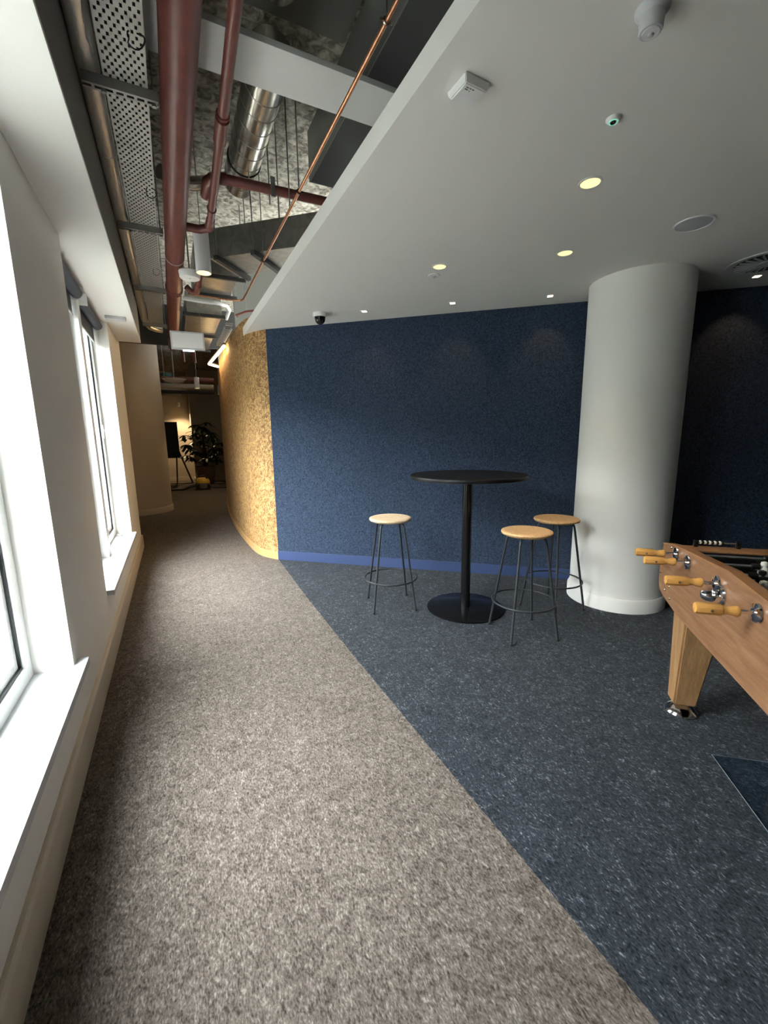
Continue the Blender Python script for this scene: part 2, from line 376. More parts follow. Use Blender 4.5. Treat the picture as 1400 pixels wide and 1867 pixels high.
# ------------------------------------------------------------------ street outside the windows, building added to block low sky
struct('ground', MB().box(-40, -.85, -30, 40, -4.1, -4.0), 'pavement', 'pale street paving outside the windows', smooth=False)
ob = thing('added_opposite_building', 'building added across the street to block low sky light', 'building', (-13, 4, -4))
obj('facade', MB().box(-18, -13, -28, 38, -4, 5.6), 'render_ext', ob, smooth=False)
for r_ in range(4):
    for c_ in range(22): obj('window', MB().box(-13.0, -12.96, -26.5 + c_ * 2.9, -25.2 + c_ * 2.9, -2.9 + r_ * 2.5, -1.2 + r_ * 2.5), 'ext_glass', ob, smooth=False)

# ------------------------------------------------------------------ blue felt wall, skirting, hidden enclosing walls
P0 = Vector((1.003, 4.834, 0)); WD = Vector((.7501, -.6613, 0)); WN = Vector((-.6613, -.7501, 0))   # along the wall, towards the room
ang = math.atan2(WD.y, WD.x)
TW = Matrix.Translation(P0) @ Matrix.Rotation(ang, 4, 'Z')          # local x along wall, local -y towards the room
L = 7.05
wall_b = struct('wall_back', MB().box(0, L, .012, .13, 0, ZC + .06, M4=TW), 'dark_board', 'navy blue felt panelled wall behind the tall table', smooth=False)
seams = [0, 1.14, 2.34, 3.54, 4.74, 5.94, L]
for a, b in zip(seams, seams[1:]):
    obj('felt_panel', MB().box(a + .0008, b - .0008, 0, .0118, .105, ZC + .03, .0015, M4=TW), 'felt', wall_b, smooth=False)
struct('baseboard_back', MB().box(0, L, -.008, .0118, 0, .105, .003, M4=TW), 'blue_skirt', 'bright blue skirting at the foot of the navy wall', smooth=False)
pr = P0 + WD * L
struct('wall_right', MB().box(6.22, 6.32, -3.4, 11.5, 0, ZS), 'felt', 'navy wall on the games side of the room', smooth=False)  # runs on unseen behind the felt wall, added to keep sky light out
struct('wall_rear', MB().box(-.9, 6.32, -3.5, -3.4, 0, ZS), 'white', 'white wall behind the viewpoint', smooth=False)

# ------------------------------------------------------------------ plasterboard ceiling raft
raft = [(.855, -3.4), (6.22, -3.4), (6.22, pr.y)] + [tuple((P0 + WD * s)[:2]) for s in (6.9, 5, 3, 1, 0)] + [(.985, 4.87), (.925, 4.975), (.875, 5.10), (.843, 5.24), (.836, 5.29)]
struct('ceiling', MB().prism(raft, ZC, ZC + .09), 'ceil', 'lowered white plasterboard ceiling over the games area', smooth=False)
struct('ceiling', MB().prism([(-.82, -3.5), (6.4, -3.5), (6.4, 16.8), (-1.8, 16.8), (-1.8, 6.2), (-.82, 6.2)], ZS, ZS + .1), 'concrete', 'rough exposed concrete soffit above the corridor', smooth=False)

# ------------------------------------------------------------------ curved cork wall
ctl = [(1.003, 4.834), (.945, 4.925), (.895, 5.02), (.855, 5.14), (.828, 5.30), (.812, 5.55), (.800, 5.95), (.795, 6.4), (.800, 6.9), (.815, 7.4), (.845, 8.0), (.90, 8.8), (.99, 9.8), (1.187, 11.57)]
def catmull(P, n=5):
    out = []
    for i in range(len(P) - 1):
        p0 = Vector(P[max(i - 1, 0)]); p1 = Vector(P[i]); p2 = Vector(P[i + 1]); p3 = Vector(P[min(i + 2, len(P) - 1)])
        for k in range(n):
            t = k / n
            out.append(.5 * ((2 * p1) + (p2 - p0) * t + (2 * p0 - 5 * p1 + 4 * p2 - p3) * t * t + (3 * p1 - p0 - 3 * p2 + p3) * t ** 3))
    out.append(Vector(P[-1])); return out
curve = catmull(ctl)
def offset(cv, d):
    o = []
    for i, p in enumerate(cv):
        a = cv[max(i - 1, 0)]; b = cv[min(i + 1, len(cv) - 1)]; t = (b - a).normalized(); o.append(p + Vector((t.y, -t.x)) * -d)
    return o
ZK = 2.71
inner = offset(curve, -.10)
struct('wall_curved', MB().prism([tuple(p) for p in curve] + [tuple(p) for p in reversed(inner)], .09, ZK), 'cork_wall', 'curved wall clad in golden brown cork')
o1 = offset(curve, .006)
struct('baseboard_curved', MB().prism([tuple(p) for p in o1] + [tuple(p) for p in reversed(inner)], 0, .09), 'tan_skirt', 'tan skirting under the curved cork wall')

# ------------------------------------------------------------------ round columns
def column(c, r, z1, label, m, bh=.11):
    t = thing('column', label, 'column', (c[0], c[1], 0)); del t['category']; t['kind'] = 'structure'
    obj('shaft', MB().lathe([(r, 0), (r, z1)], (c[0], c[1], 0), 72), m, t)
    obj('skirting', MB().lathe([(r + .001, 0), (r + .017, 0), (r + .017, bh - .012), (r + .010, bh), (r + .001, bh)], (c[0], c[1], 0), 72), m, t)
column((3.336, 2.244), .36, ZC, 'thick round white column against the navy wall', 'white')
column((-.706, 9.6), .61, ZS, 'thick round cream column at the end of the corridor', 'cream')

# ------------------------------------------------------------------ far room shell
struct('wall_far', MB().box(-1.8, .62, 16.2, 16.3, 0, ZS).box(.62, .72, 15.4, 16.3, 0, ZS).box(.72, 4.2, 15.4, 15.5, 0, ZS), 'cream', 'cream wall at the far end behind the plant', smooth=False)
struct('wall_far', MB().box(4.2, 4.3, 11.5, 16.3, 0, ZS).box(1.2, 4.3, 11.45, 11.55, 0, ZS), 'cream', 'cream side wall of the far room', smooth=False)
struct('baseboard_far', MB().box(-1.7, .60, 16.18, 16.2, 0, .12).box(.60, .62, 15.38, 16.18, 0, .12).box(.62, 4.2, 15.38, 15.4, 0, .12), 'skirt', 'cream skirting of the far room', smooth=False)

# ------------------------------------------------------------------ overhead services
SV = 'pipes and ducts above the corridor'
# dark plenum box above the raft, lighter sheet paints the daylight on its window side
o = obj('plenum_duct', MB().box(1.075, 3.0, -3.0, 3.32, 3.24, 3.56), 'dark_board', smooth=False)
tag(o, 'dark rectangular plenum duct above the lowered ceiling', 'duct')
obj('lit_side_sheet', MB().box(1.068, 1.0745, -3.0, 3.32, 3.235, 3.56), 'grey_board', o, world=False, smooth=False)
struct('ceiling', MB().box(-.22, 1.066, -3.4, 2.6, 3.585, ZS - .001), 'grey_board', 'smooth grey soffit board before the white crossing beam', smooth=False)
# white crossing beam
bx = MB().box(-.22, 2.6, 2.145, 2.40, 3.085, 3.112, .003)
struct('trim_2', bx, 'beam', 'white boarded crossing beam under the soffit', smooth=False)
# main red pipe with couplings
t = thing('sprinkler_main_pipe', 'thick red oxide sprinkler main running along the corridor', 'pipe', (.165, 4.5, 2.95))
obj('pipe', MB().path([(.167, -2.5, 2.95), (.165, 5.9, 2.95), (.165, 8.3, 2.95)], .074, 32), 'red', t)
for y in (5.15, 5.22, 7.4): obj('coupling', MB().ring((.165, y, 2.95), .074, .009, 32, 8, 'Y'), 'red', t)
obj('wire', MB().ring((.165, 4.32, 2.95), .0755, .0022, 32, 6, 'Y'), 'plastic_w', t)
# thinner red pipe with coupling and its drop
t = thing('sprinkler_branch_pipe', 'thin red sprinkler pipe with bell coupling beside the main pipe', 'pipe', (.37, 2.6, 2.97))
obj('pipe', MB().path([(.345, -2.0, 2.97), (.352, 1.87, 2.97), (.371, 2.56, 2.97), (.394, 3.50, 2.97), (.397, 3.62, 2.965), (.397, 3.66, 2.94)], .0255, 20), 'red', t)
obj('coupling', MB().path([(.3695, 2.50, 2.97), (.3735, 2.68, 2.97)], .0335, 20), 'red', t)
obj('coupling', MB().ring((.3685, 2.475, 2.97), .0265, .0075, 24, 8, 'Y'), 'red', t)
obj('coupling', MB().ring((.392, 3.42, 2.97), .0265, .006, 24, 8, 'Y'), 'red', t)
obj('elbow', MB().path([(.397, 3.58, 2.97), (.39, 3.68, 2.955), (.33, 3.72, 2.95), (.241, 3.72, 2.95)], .03, 18), 'red', t)
t = thing('sprinkler_cross_pipe', 'dark red cross pipe disappearing over the lowered ceiling', 'pipe', (.7, 3.17, 3.06))
obj('pipe', MB().path([(.372, 3.30, 3.05), (.38, 3.20, 3.05), (.43, 3.18, 3.05), (1.7, 3.14, 3.05)], .030, 18), 'red', t)
obj('elbow', MB().path([(.36, 3.42, 3.05), (.362, 3.26, 3.05), (.40, 3.19, 3.05), (.47, 3.178, 3.05)], .036, 18), 'red', t)
obj('tag_plate', MB().box(.735, .765, 3.11, 3.113, 2.98, 3.10), 'grey_board', t, smooth=False)
t = thing('sprinkler_swing_joint', 'red elbowed sprinkler drop returning to the main pipe', 'pipe', (.3, 4.6, 2.84))
obj('pipe', MB().path([(.372, 4.25, 2.99), (.37, 4.42, 2.90), (.36, 4.72, 2.84)], .026, 16), 'red', t)
obj('elbow', MB().path([(.362, 4.66, 2.85), (.355, 4.80, 2.83), (.31, 4.84, 2.83), (.262, 4.81, 2.865)], .028, 16), 'red', t)
# foil insulated pipe
t = thing('foil_insulated_pipe', 'silver foil insulated pipe along the soffit edge', 'pipe', (-.178, 4.0, 2.992))
pts = [(-.178, -2.0 + .25 * i, 2.992 + random.uniform(-.002, .002)) for i in range(36)]
pts = [p for p in pts if p[1] < 6.7] + [(-.178, 6.8, 2.992), (-.160, 6.98, 2.988), (-.125, 7.12, 2.975), (-.05, 7.18, 2.965), (.02, 7.2, 2.965)]
obj('pipe', MB().path(pts, .0445, 28), 'foil', t)
for y in (1.55, 3.05, 4.55, 5.8): obj('foil_tape', MB().ring((-.178, y, 2.992), .045, .0022, 28, 6, 'Y'), 'foil', t)
# perforated cable tray
def tray():
    mb = MB(); y0, y1 = .6, 6.85; x0, x1 = -.121, .0435; nx = 11; pit = (x1 - x0 - .008) / nx; xs = [x0]
    for j in range(nx): xs += [x0 + .004 + pit * (j + .14), x0 + .004 + pit * (j + .82)]
    xs.append(x1); ysl = []; y = y0; rows = 0
    while y < y1: ysl += [y, y + .007]; y += .0245; rows += 1
    V = [[mb.bm.verts.new((x, yy, 2.942)) for x in xs] for yy in ysl]
    for i in range(len(ysl) - 1):
        for j in range(len(xs) - 1):
            if i % 2 == 1 and j % 2 == 1 and ((i // 2 + j // 2) % 2 == 0): continue
            mb.bm.faces.new((V[i][j], V[i][j + 1], V[i + 1][j + 1], V[i + 1][j]))
    return mb, y0, y1, x0, x1
mb, y0, y1, x0, x1 = tray()
t = thing('cable_tray', 'pale perforated metal cable tray along the red main pipe', 'cable tray', ((x0 + x1) / 2, 4, 2.942))
b_ = obj('tray_base', mb, 'tray', t, smooth=False)
sm = b_.modifiers.new('sheet', 'SOLIDIFY'); sm.thickness = .0015; sm.offset = 1
obj('side_flange', MB().box(x0 - .002, x0, y0, y1, 2.942, 2.99), 'tray', t, smooth=False); obj('side_flange', MB().box(x1, x1 + .002, y0, y1, 2.942, 2.99), 'tray', t, smooth=False)
for i, (x, y) in enumerate(((.01, 2.12), (.02, 3.25), (.01, 4.65))):
    pts = [(x + .035 * math.sin(a) + (.012 if a > 4 else 0), y + .012 * math.cos(2 * a), 2.940 - .035 * (1 - math.cos(a)) * .8) for a in [k * 2 * PI / 14 * .8 + .3 for k in range(15)]]
    tag(obj('cable_tie', MB().path(pts, .0028 - .0005 * i, 8), 'black_cable'), ['looped black cable tie hanging from the tray before the first strut', 'small dark cable tie loop under the tray past the first strut', 'dark cable tie end under the tray between the second and third strut'][i], 'cable tie', 'cable ties on the tray')
# cables lying in the tray
for i in range(7):
    x = -.106 + .0222 * i
    tag(obj('cable', MB().path([(x,   .6 + k * .62, 2.956) for k in range(11)], .0108, 8), 'black_cable'), 'black cable lying in the perforated tray', 'cable', 'cables in the tray')
# strut brackets on threaded rods
def strut(y, label, xa=-.205, xb=.083):
    t = thing('strut_bracket', label, 'bracket', ((xa + xb) / 2, y, 2.92), 'strut brackets under the cable tray')
    ch = MB().box(xa, xb, y - .02, y - .017, 2.900, 2.941).box(xa, xb, y + .017, y + .02, 2.900, 2.941).box(xa, xb, y - .017, y - .008, 2.900, 2.903).box(xa, xb, y + .008, y + .017, 2.900, 2.903)
    k = xa + .004
    while k < xb - .02:
        ch.box(k + .028, k + .040, y - .008, y + .008, 2.900, 2.903); k += .040
    obj('channel', ch, 'galv_dark', t, smooth=False)
    for x in (-.128, xb - .018):
        obj('threaded_rod', MB().path([(x, y, 2.888), (x, y, ZS + .01)], .004, 8), 'galv_dark', t)
        obj('nut', MB().path([(x, y, 2.886), (x, y, 2.899)], .010, 6), 'galv_dark', t)
    return t
for y, lab in ((2.43, 'galvanised strut bracket nearest the white crossing beam'), (3.815, 'galvanised strut bracket beside the red pipe elbow'), (5.22, 'galvanised strut bracket beside the main pipe coupling'), (6.75, 'galvanised strut bracket before the foil pipe bend')): strut(y, lab)
# copper pipe
t = thing('copper_pipe', 'slim copper pipe running above the ceiling edge', 'pipe', (.815, 3.2, 2.85))
obj('pipe', MB().path([(.812, -1.0, 2.85), (.815, 3.0, 2.85), (.812, 4.92, 2.85), (.79, 4.98, 2.85), (.70, 5.0, 2.85), (.30, 4.98, 2.85)], .0088, 14), 'copper', t)
for y in (1.576, 2.735, 3.834):
    c = obj('pipe_clip', MB().ring((.814, y, 2.85), .011, .005, 18, 6, 'Y').path([(.79, y, 2.85), (.838, y, 2.85)], .0045, 8), 'black_cable' if y > 2 else 'bolt', t)
    obj('clip_rod', MB().path([(.814, y, 2.86), (.814, y, ZS + .01)], .004, 8), 'galv_dark', t)
# spiral duct
t = thing('spiral_duct', 'shiny round spiral ventilation duct beyond the white beam', 'duct', (.615, 3.1, 3.28))
obj('tube', MB().path([(.615, 2.42, 3.28), (.617, 3.62, 3.28)], .106, 48), 'galv_shine', t)
for i in range(9): 
    y = 2.50 + i * .125
    obj('seam_rib', MB().path([(.616 + .1065 * math.cos(a), y + .030 * (a / PI - 1), 3.28 + .1065 * math.sin(a)) for a in [k * 2 * PI / 40 for k in range(41)]], .0022, 6), 'galv', t)
obj('duct_band', MB().path([(.616 + .1085 * math.cos(a), 3.33, 3.28 + .1085 * math.sin(a)) for a in [k * 2 * PI / 40 for k in range(41)]], .004, 6), 'black_cable', t)
t = thing('duct_spigot', 'round duct elbow turning up into the soffit', 'duct', (.60, 2.0, 3.39))
obj('elbow', MB().path([(.60, -.5, 3.39), (.60, 2.0, 3.39), (.60, 2.12, 3.395), (.60, 2.20, 3.42), (.60, 2.25, 3.47), (.60, 2.27, 3.53), (.60, 2.275, ZS)], .10, 40), 'galv_shine', t)
for y in (1.6, 2.02): obj('seam_rib', MB().ring((.60, y, 3.39), .101, .004, 40, 6, 'Y'), 'galv', t)
# small silver duct crossing behind the main pipe
t = thing('flexible_duct', 'slim silver flexible duct crossing above the main pipe', 'duct', (.3, 3.85, 3.2))
obj('tube', MB().path([(.09, 3.60, 3.22), (.18, 3.66, 3.22), (.30, 3.66, 3.22), (.45, 3.64, 3.25)], .045, 24), 'galv_shine', t)
# hanger rods
for i, (x, y) in enumerate(((.63, 3.28), (.75, 3.22), (.84, 3.05), (.86, 3.42))):
    tag(obj('hanger_rod', MB().path([(x, y, 2.98 if i != 2 else 2.88), (x, y, ZS + .01)], .0045, 8), 'galv_dark'), ['steel hanger rod just right of the spiral duct end', 'steel hanger rod holding the pale tag plate on the dark red cross pipe', 'steel hanger rod meeting the copper pipe', 'steel hanger rod beside the plenum duct'][i], 'rod', 'hanger rods by the spiral duct')
# rectangular duct along the blue wall direction, on hangers
TD = Matrix.Translation((.44, 4.267, 0)) @ Matrix.Rotation(ang, 4, 'Z')
t = thing('rectangular_duct', 'galvanised rectangular duct slung across above the ceiling edge', 'duct', (.44, 4.267, 2.95))
obj('duct_body', MB().box(0, 1.2, 0, .40, 2.955, 3.19, .004, M4=TD), 'galv', t, smooth=False)
for x in (.10, .46):
    obj('bearer', MB().box(x - .02, x + .02, -.06, .46, 2.915, 2.952, .003, M4=TD), 'strut_dark', t, smooth=False)
    for y in (-.04, .44):
        h = MB(); p = TD @ Vector((x, y, 0)); h.path([(p.x, p.y, 2.90), (p.x, p.y, ZS + .01)], .005, 8); obj('threaded_rod', h, 'galv_dark', t)
# corridor ducts beyond it
t = thing('rectangular_duct', 'short galvanised duct tray slung behind the pendant lamp', 'duct', (.54, 4.95, 2.96))
obj('duct_body', MB().box(.34, .735, 4.62, 5.30, 2.965, 3.20, .004), 'galv', t, smooth=False)
for y in (4.66, 5.26):
    obj('bearer', MB().box(.30, .80, y - .015, y + .015, 2.93, 2.962, .003), 'strut_dark', t, smooth=False)
    obj('threaded_rod', MB().path([(.785, y, 2.92), (.785, y, ZS + .01)], .005, 8), 'galv_dark', t)
t = thing('rectangular_duct', 'long pale galvanised duct running away above the exit sign', 'duct', (.52, 7.0, 2.9))
obj('duct_body', MB().box(.30, .70, 5.88, 8.2, 2.905, 3.15, .004), 'galv', t, smooth=False)
for y in (5.86, 7.0, 8.12):
    obj('bearer', MB().box(.25, .735, y - .02, y + .02, 2.865, 2.902, .003), 'strut_dark', t, smooth=False)
t = thing('white_hose', 'white flexible hose curving along the duct to the wall', 'hose', (.55, 5.4, 2.93))
obj('hose', MB().path([(.25, 5.38, 2.92), (.45, 5.40, 2.915), (.62, 5.42, 2.92), (.72, 5.52, 2.93), (.77, 5.72, 2.94), (.79, 6.2, 2.96)], .022, 14), 'plastic_w', t)
t = thing('red_conduit', 'thin red conduit crossing above the cork wall', 'pipe', (.95, 5.6, 2.9))
obj('hanger', MB().path([(.95, 5.62, 2.93), (.95, 5.62, ZS + .01)], .004, 8), 'galv_dark', t); obj('pipe', MB().path([(1.25, 5.35, 2.92), (.95, 5.62, 2.92), (.85, 5.75, 2.90), (.87, 5.80, 2.90)], .012, 10), 'red', t)
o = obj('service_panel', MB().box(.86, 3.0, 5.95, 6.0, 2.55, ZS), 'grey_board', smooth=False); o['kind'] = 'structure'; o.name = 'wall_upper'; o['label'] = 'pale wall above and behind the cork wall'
t = thing('wire_basket', 'small wire basket tray above the cork wall', 'cable tray', (.80, 6.5, 2.83))
wb_ = MB()
for i in range(16): wb_.path([(.745, 6.1 + i * .07, 2.84), (.745, 6.1 + i * .07, 2.80), (.83, 6.1 + i * .07, 2.80), (.83, 6.1 + i * .07, 2.84)], .004, 6)
wb_.path([(.745, 6.05, 2.80), (.745, 7.2, 2.80)], .004, 6).path([(.83, 6.05, 2.80), (.83, 7.2, 2.80)], .004, 6)
obj('wires', wb_, 'galv_dark', t)
obj('support', MB().box(.755, .845, 6.05, 6.09, 2.845, 2.875), 'galv_dark', t, smooth=False)

# ------------------------------------------------------------------ corridor lamps and devices
def pendant(x, y, z0, h, r, label, power):
    t = thing('pendant_lamp', label, 'lamp', (x, y, z0), 'white cylinder pendants')
    obj('cylinder', MB().lathe([(r - .005, z0 + .03), (r - .005, z0), (r, z0), (r, z0 + h), (r - .004, z0 + h + .003), (0, z0 + h + .003)], (x, y, 0), 40), 'plastic_w', t)
    obj('reflector', MB().lathe([(r - .006, z0 + .002), (r * .55, z0 + .022), (0, z0 + .022)], (x, y, 0), 40), 'warm_emit', t)
    obj('suspension', MB().path([(x, y, z0 + h), (x, y, ZS + .01)], .003, 8), 'galv_dark', t)
    l = light('SPOT', 'bulb', (0, 0, .012), power, WARM, spot_size=math.radians(100), spot_blend=.8, shadow_soft_size=.03); l.parent = t
    return t
pendant(.346, 3.85, 2.69, .29, .057, 'white cylinder pendant lamp glowing beside the red main pipe', 40)
pendant(.585, 10.0, 2.46, .22, .05, 'small white cylinder pendant in the far corridor', 45)
pendant(1.25, 12.2, 2.56, .22, .05, 'small white cylinder pendant partly behind the cork wall', 45)
t = thing('smoke_detector', 'flat white disc detector hanging below the red main pipe', 'detector', (.275, 4.38, 2.80))
obj('body', MB().lathe([(0, 2.806), (.080, 2.806), (.084, 2.812), (.090, 2.858), (.086, 2.864), (0, 2.864)], (.275, 4.38, 0), 48), 'plastic_w', t)
obj('indicator', MB().lathe([(0, 2.801), (.006, 2.802), (.006, 2.807)], (.275, 4.37, 0), 16), 'plastic_g', t)
obj('stem', MB().path([(.275, 4.38, 2.86), (.275, 4.38, ZS + .01)], .006, 8), 'galv_dark', t)
t = thing('exit_sign', 'hanging white rectangular exit light box with grey frame', 'sign', (.27, 5.5, 2.40))
TE = Matrix.Translation((.265, 5.5, 2.50)) @ Matrix.Rotation(math.radians(-1), 4, 'Y')
obj('frame', MB().box(-.175, .175, -.02, .02, -.097, .097, .004, M4=TE), 'plastic_g', t)
obj('panel', MB().box(-.158, .158, -.0215, -.0195, -.078, .080, M4=TE), 'plastic_w', t, smooth=False)
obj('lamp', MB().box(-.06, .06, -.016, .016, -.112, -.098, M4=TE), 'white_emit', t, smooth=False)
for x in (0, .15): obj('wire', MB().path([TE @ Vector((x, 0, .095)), (TE @ Vector((x, 0, .095))) + Vector((0, 0, 1.03))], .0015, 6), 'galv_dark', t)
# LED profile by the cork wall
t = thing('led_profile_lamp', 'angled glowing LED profile fixed beside the top of the cork wall', 'lamp', (.72, 7.1, 2.62))
obj('housing', MB().path([(.748, 6.3, 2.66), (.672, 7.85, 2.66), (.83, 8.07, 2.66)], .022, 4), 'black_cable', t, smooth=False)
obj('diffuser', MB().path([(.748, 6.3, 2.632), (.672, 7.85, 2.632), (.83, 8.07, 2.632)], .019, 10), 'led_emit', t)
for i in range(4):
    p = Vector((.752, 6.4, 2.60)).lerp(Vector((.70, 7.75, 2.60)), i / 3)
    l = light('POINT', 'led', p - t.location, 1.3, (1.0, .66, .30), shadow_soft_size=.02); l.parent = t
# soffit emergency light
t = thing('emergency_light', 'slim white emergency light on the window soffit', 'lamp', (-.36, 4.93, ZC))
obj('body', MB().box(-.455, -.285, 4.885, 4.975, ZC - .028, ZC - .0005, .010), 'plastic_g', t)

# ------------------------------------------------------------------ devices on the lowered ceiling
def downlight(x, y, label, power, r=.043, big=True):
    t = thing('recessed_downlight', label, 'downlight', (x, y, ZC), 'recessed ceiling downlights')
    if big:
        obj('trim_ring', MB().lathe([(r, ZC - .001), (r + .001, ZC - .004), (r + .009, ZC - .003), (r + .010, ZC - .0005)], (x, y, 0), 36), 'plastic_w', t)
        obj('lens', MB().lathe([(0, ZC - .0022), (r * .6, ZC - .0022), (r, ZC - .0015)], (x, y, 0), 36), 'warm_emit', t)
        l = light('SPOT', 'bulb', (0, 0, -.008), power, WARM, spot_size=math.radians(85), spot_blend=.7, shadow_soft_size=.04)
    else:
        a = math.atan2(WN.y, WN.x)
        T = Matrix.Translation((x, y, ZC)) @ Matrix.Rotation(a, 4, 'Z')
        obj('trim_ring', MB().box(-.034, .034, -.034, .034, -.004, -.0005, .0015, M4=T), 'plastic_w', t)
        obj('lens', MB().box(-.021, .021, -.021, .021, -.0062, -.0042, .0008, M4=T), 'spot_emit', t)
        l = light('SPOT', 'bulb', (0, 0, -.012), power, (1.0, .58, .28), spot_size=math.radians(70), spot_blend=.6, shadow_soft_size=.02)
        l.rotation_euler = Vector((-WN.x * .45, -WN.y * .45, -1)).to_track_quat('-Z', 'Y').to_euler()
    l.parent = t
downlight(1.846, 1.53, 'round downlight nearest the white sensor box', 16)
downlight(2.37, 2.122, 'round downlight nearest the round column', 16)
downlight(1.757, 2.643, 'round downlight beside the small sensor above the table', 16)
downlight(1.702, 3.80, 'small square spot washing the wall nearest the dome camera', 4, big=False)
downlight(2.31, 3.265, 'small square spot washing the wall above the tall table', 4, big=False)
downlight(2.951, 2.771, 'small square spot washing the wall beside the column', 4, big=False)
downlight(4.024, 1.803, 'small square spot beyond the column near the round air diffuser', 4, big=False)
# white box sensor
TP = Matrix.Translation((.995, 1.335, ZC)) @ Matrix.Rotation(math.radians(2), 4, 'Z')
t = thing('sensor_box', 'white square box sensor near the ceiling edge', 'sensor', (1.01, 1.35, ZC))
mbx = MB(); A = [(-.05, -.05), (.05, -.05), (.05, .05), (-.05, .05)]; Bq = [(-.042, -.040), (.042, -.040), (.042, .040), (-.042, .040)]
va = [mbx.bm.verts.new((x, y, -.0005)) for x, y in A]; vb = [mbx.bm.verts.new((x, y, -.010)) for x, y in A]; vc = [mbx.bm.verts.new((x, y, -.026)) for x, y in Bq]
for X, Y in ((va, vb), (vb, vc)):
    for i in range(4): mbx.bm.faces.new((X[i], X[(i + 1) % 4], Y[(i + 1) % 4], Y[i]))
mbx.bm.faces.new(vc); mbx.bm.faces.new(list(reversed(va)))
bmesh.ops.bevel(mbx.bm, geom=mbx.bm.edges[:], offset=.003, segments=2, affect='EDGES')
bmesh.ops.transform(mbx.bm, matrix=TP, verts=mbx.bm.verts[:])
obj('body', mbx, 'plastic_w', t)
pm = MB()
for i, (x, w) in enumerate(((-.030, .010), (-.016, .006), (-.006, .008))): pm.box(x, x + w, -.030, -.027, -.0272, -.0262, M4=TP)
pm.box(-.030, -.018, -.022, -.019, -.0272, -.0262, M4=TP); pm.box(-.012, -.009, -.020, -.017, -.0272, -.0262, M4=TP)
obj('print', pm, 'text', t, smooth=False)
# large smoke detector
t = thing('ceiling_sensor', 'white domed multi sensor with round grey face', 'sensor', (1.289, .902, ZC))
obj('base', MB().lathe([(.044, ZC - .0005), (.042, ZC - .008), (.031, ZC - .018), (.030, ZC - .052), (.028, ZC - .056), (0, ZC - .056)], (1.289, .902, 0), 40), 'plastic_g', t)
obj('face', MB().lathe([(.022, ZC - .056), (.022, ZC - .059), (0, ZC - .060)], (1.289, .902, 0), 32), 'plastic_w', t)
obj('lens', MB().lathe([(.007, ZC - .0602), (.006, ZC - .064), (0, ZC - .066)], (1.289, .902, 0), 20), 'plastic_g', t)
# green ring sensor
t = thing('presence_sensor', 'small round sensor with a glowing green ring', 'sensor', (1.57, 1.218, ZC))
obj('base', MB().lathe([(.026, ZC - .0005), (.026, ZC - .004), (.019, ZC - .012), (0, ZC - .012)], (1.57, 1.218, 0), 32), 'plastic_w', t)
obj('green_ring', MB().ring((1.57, 1.218, ZC - .0125), .0145, .0018, 32, 6), 'green_emit', t)
obj('lens', MB().lathe([(.011, ZC - .0121), (.009, ZC - .016), (0, ZC - .018)], (1.57, 1.218, 0), 24), 'lens', t)
# small flush detector
t = thing('ceiling_detector', 'tiny white flush detector beside the middle downlight', 'sensor', (1.81, 2.794, ZC))
obj('base', MB().lathe([(.042, ZC - .0005), (.040, ZC - .005), (.020, ZC - .008), (0, ZC - .008)], (1.81, 2.794, 0), 32), 'plastic_w', t)
obj('lens', MB().lathe([(.014, ZC - .0082), (.010, ZC - .016), (0, ZC - .018)], (1.81, 2.794, 0), 24), 'plastic_g', t)
# speaker
t = thing('ceiling_speaker', 'flat round grey speaker grille in the ceiling', 'speaker', (2.715, 1.546, ZC))
obj('rim', MB().lathe([(.100, ZC - .0005), (.098, ZC - .006), (.088, ZC - .006), (.086, ZC - .002)], (2.715, 1.546, 0), 56), 'plastic_w', t)
obj('grille', MB().lathe([(.086, ZC - .003), (.04, ZC - .007), (0, ZC - .008)], (2.715, 1.546, 0), 56), 'plastic_g', t)
# swirl diffuser
t = thing('air_diffuser', 'round white swirl air diffuser beyond the column', 'diffuser', (3.778, 1.639, ZC))
obj('rim', MB().lathe([(.235, ZC - .0005), (.234, ZC - .005), (.215, ZC - .007), (.190, ZC - .003), (.188, ZC - .0008)], (3.778, 1.639, 0), 64), 'plastic_w', t)
obj('recess_shade_disc', MB().lathe([(.188, ZC - .002), (0, ZC - .002)], (3.778, 1.639, 0), 48), 'dark_board', t)  # dark disc paints the shaded recess behind the vanes
for k in range(24):
    a = k * 2 * PI / 24; T = Matrix.Translation((3.778, 1.639, ZC - .0065)) @ Matrix.Rotation(a, 4, 'Z') @ Matrix.Rotation(math.radians(30), 4, 'X')
    obj('vane', MB().box(.055, .186, -.006, .006, -.0007, .0007, M4=T), 'plastic_g', t, smooth=False)
obj('hub', MB().lathe([(.06, ZC - .003), (.06, ZC - .014), (0, ZC - .016)], (3.778, 1.639, 0), 32), 'plastic_g', t)
# dome camera
t = thing('dome_camera', 'black and white dome security camera near the navy wall', 'camera', (1.35, 4.032, ZC))
obj('mount', MB().lathe([(.063, ZC - .0005), (.065, ZC - .028), (.060, ZC - .036), (.0, ZC - .036)], (1.35, 4.032, 0), 40), 'plastic_w', t)
obj('dome', MB().lathe([(.052, ZC - .0355)] + [(.048 * math.cos(a), ZC - .052 - .048 * math.sin(a)) for a in [k * PI / 2 / 9 for k in range(9)]] + [(0, ZC - .100)], (1.35, 4.032, 0), 36), 'lens', t)

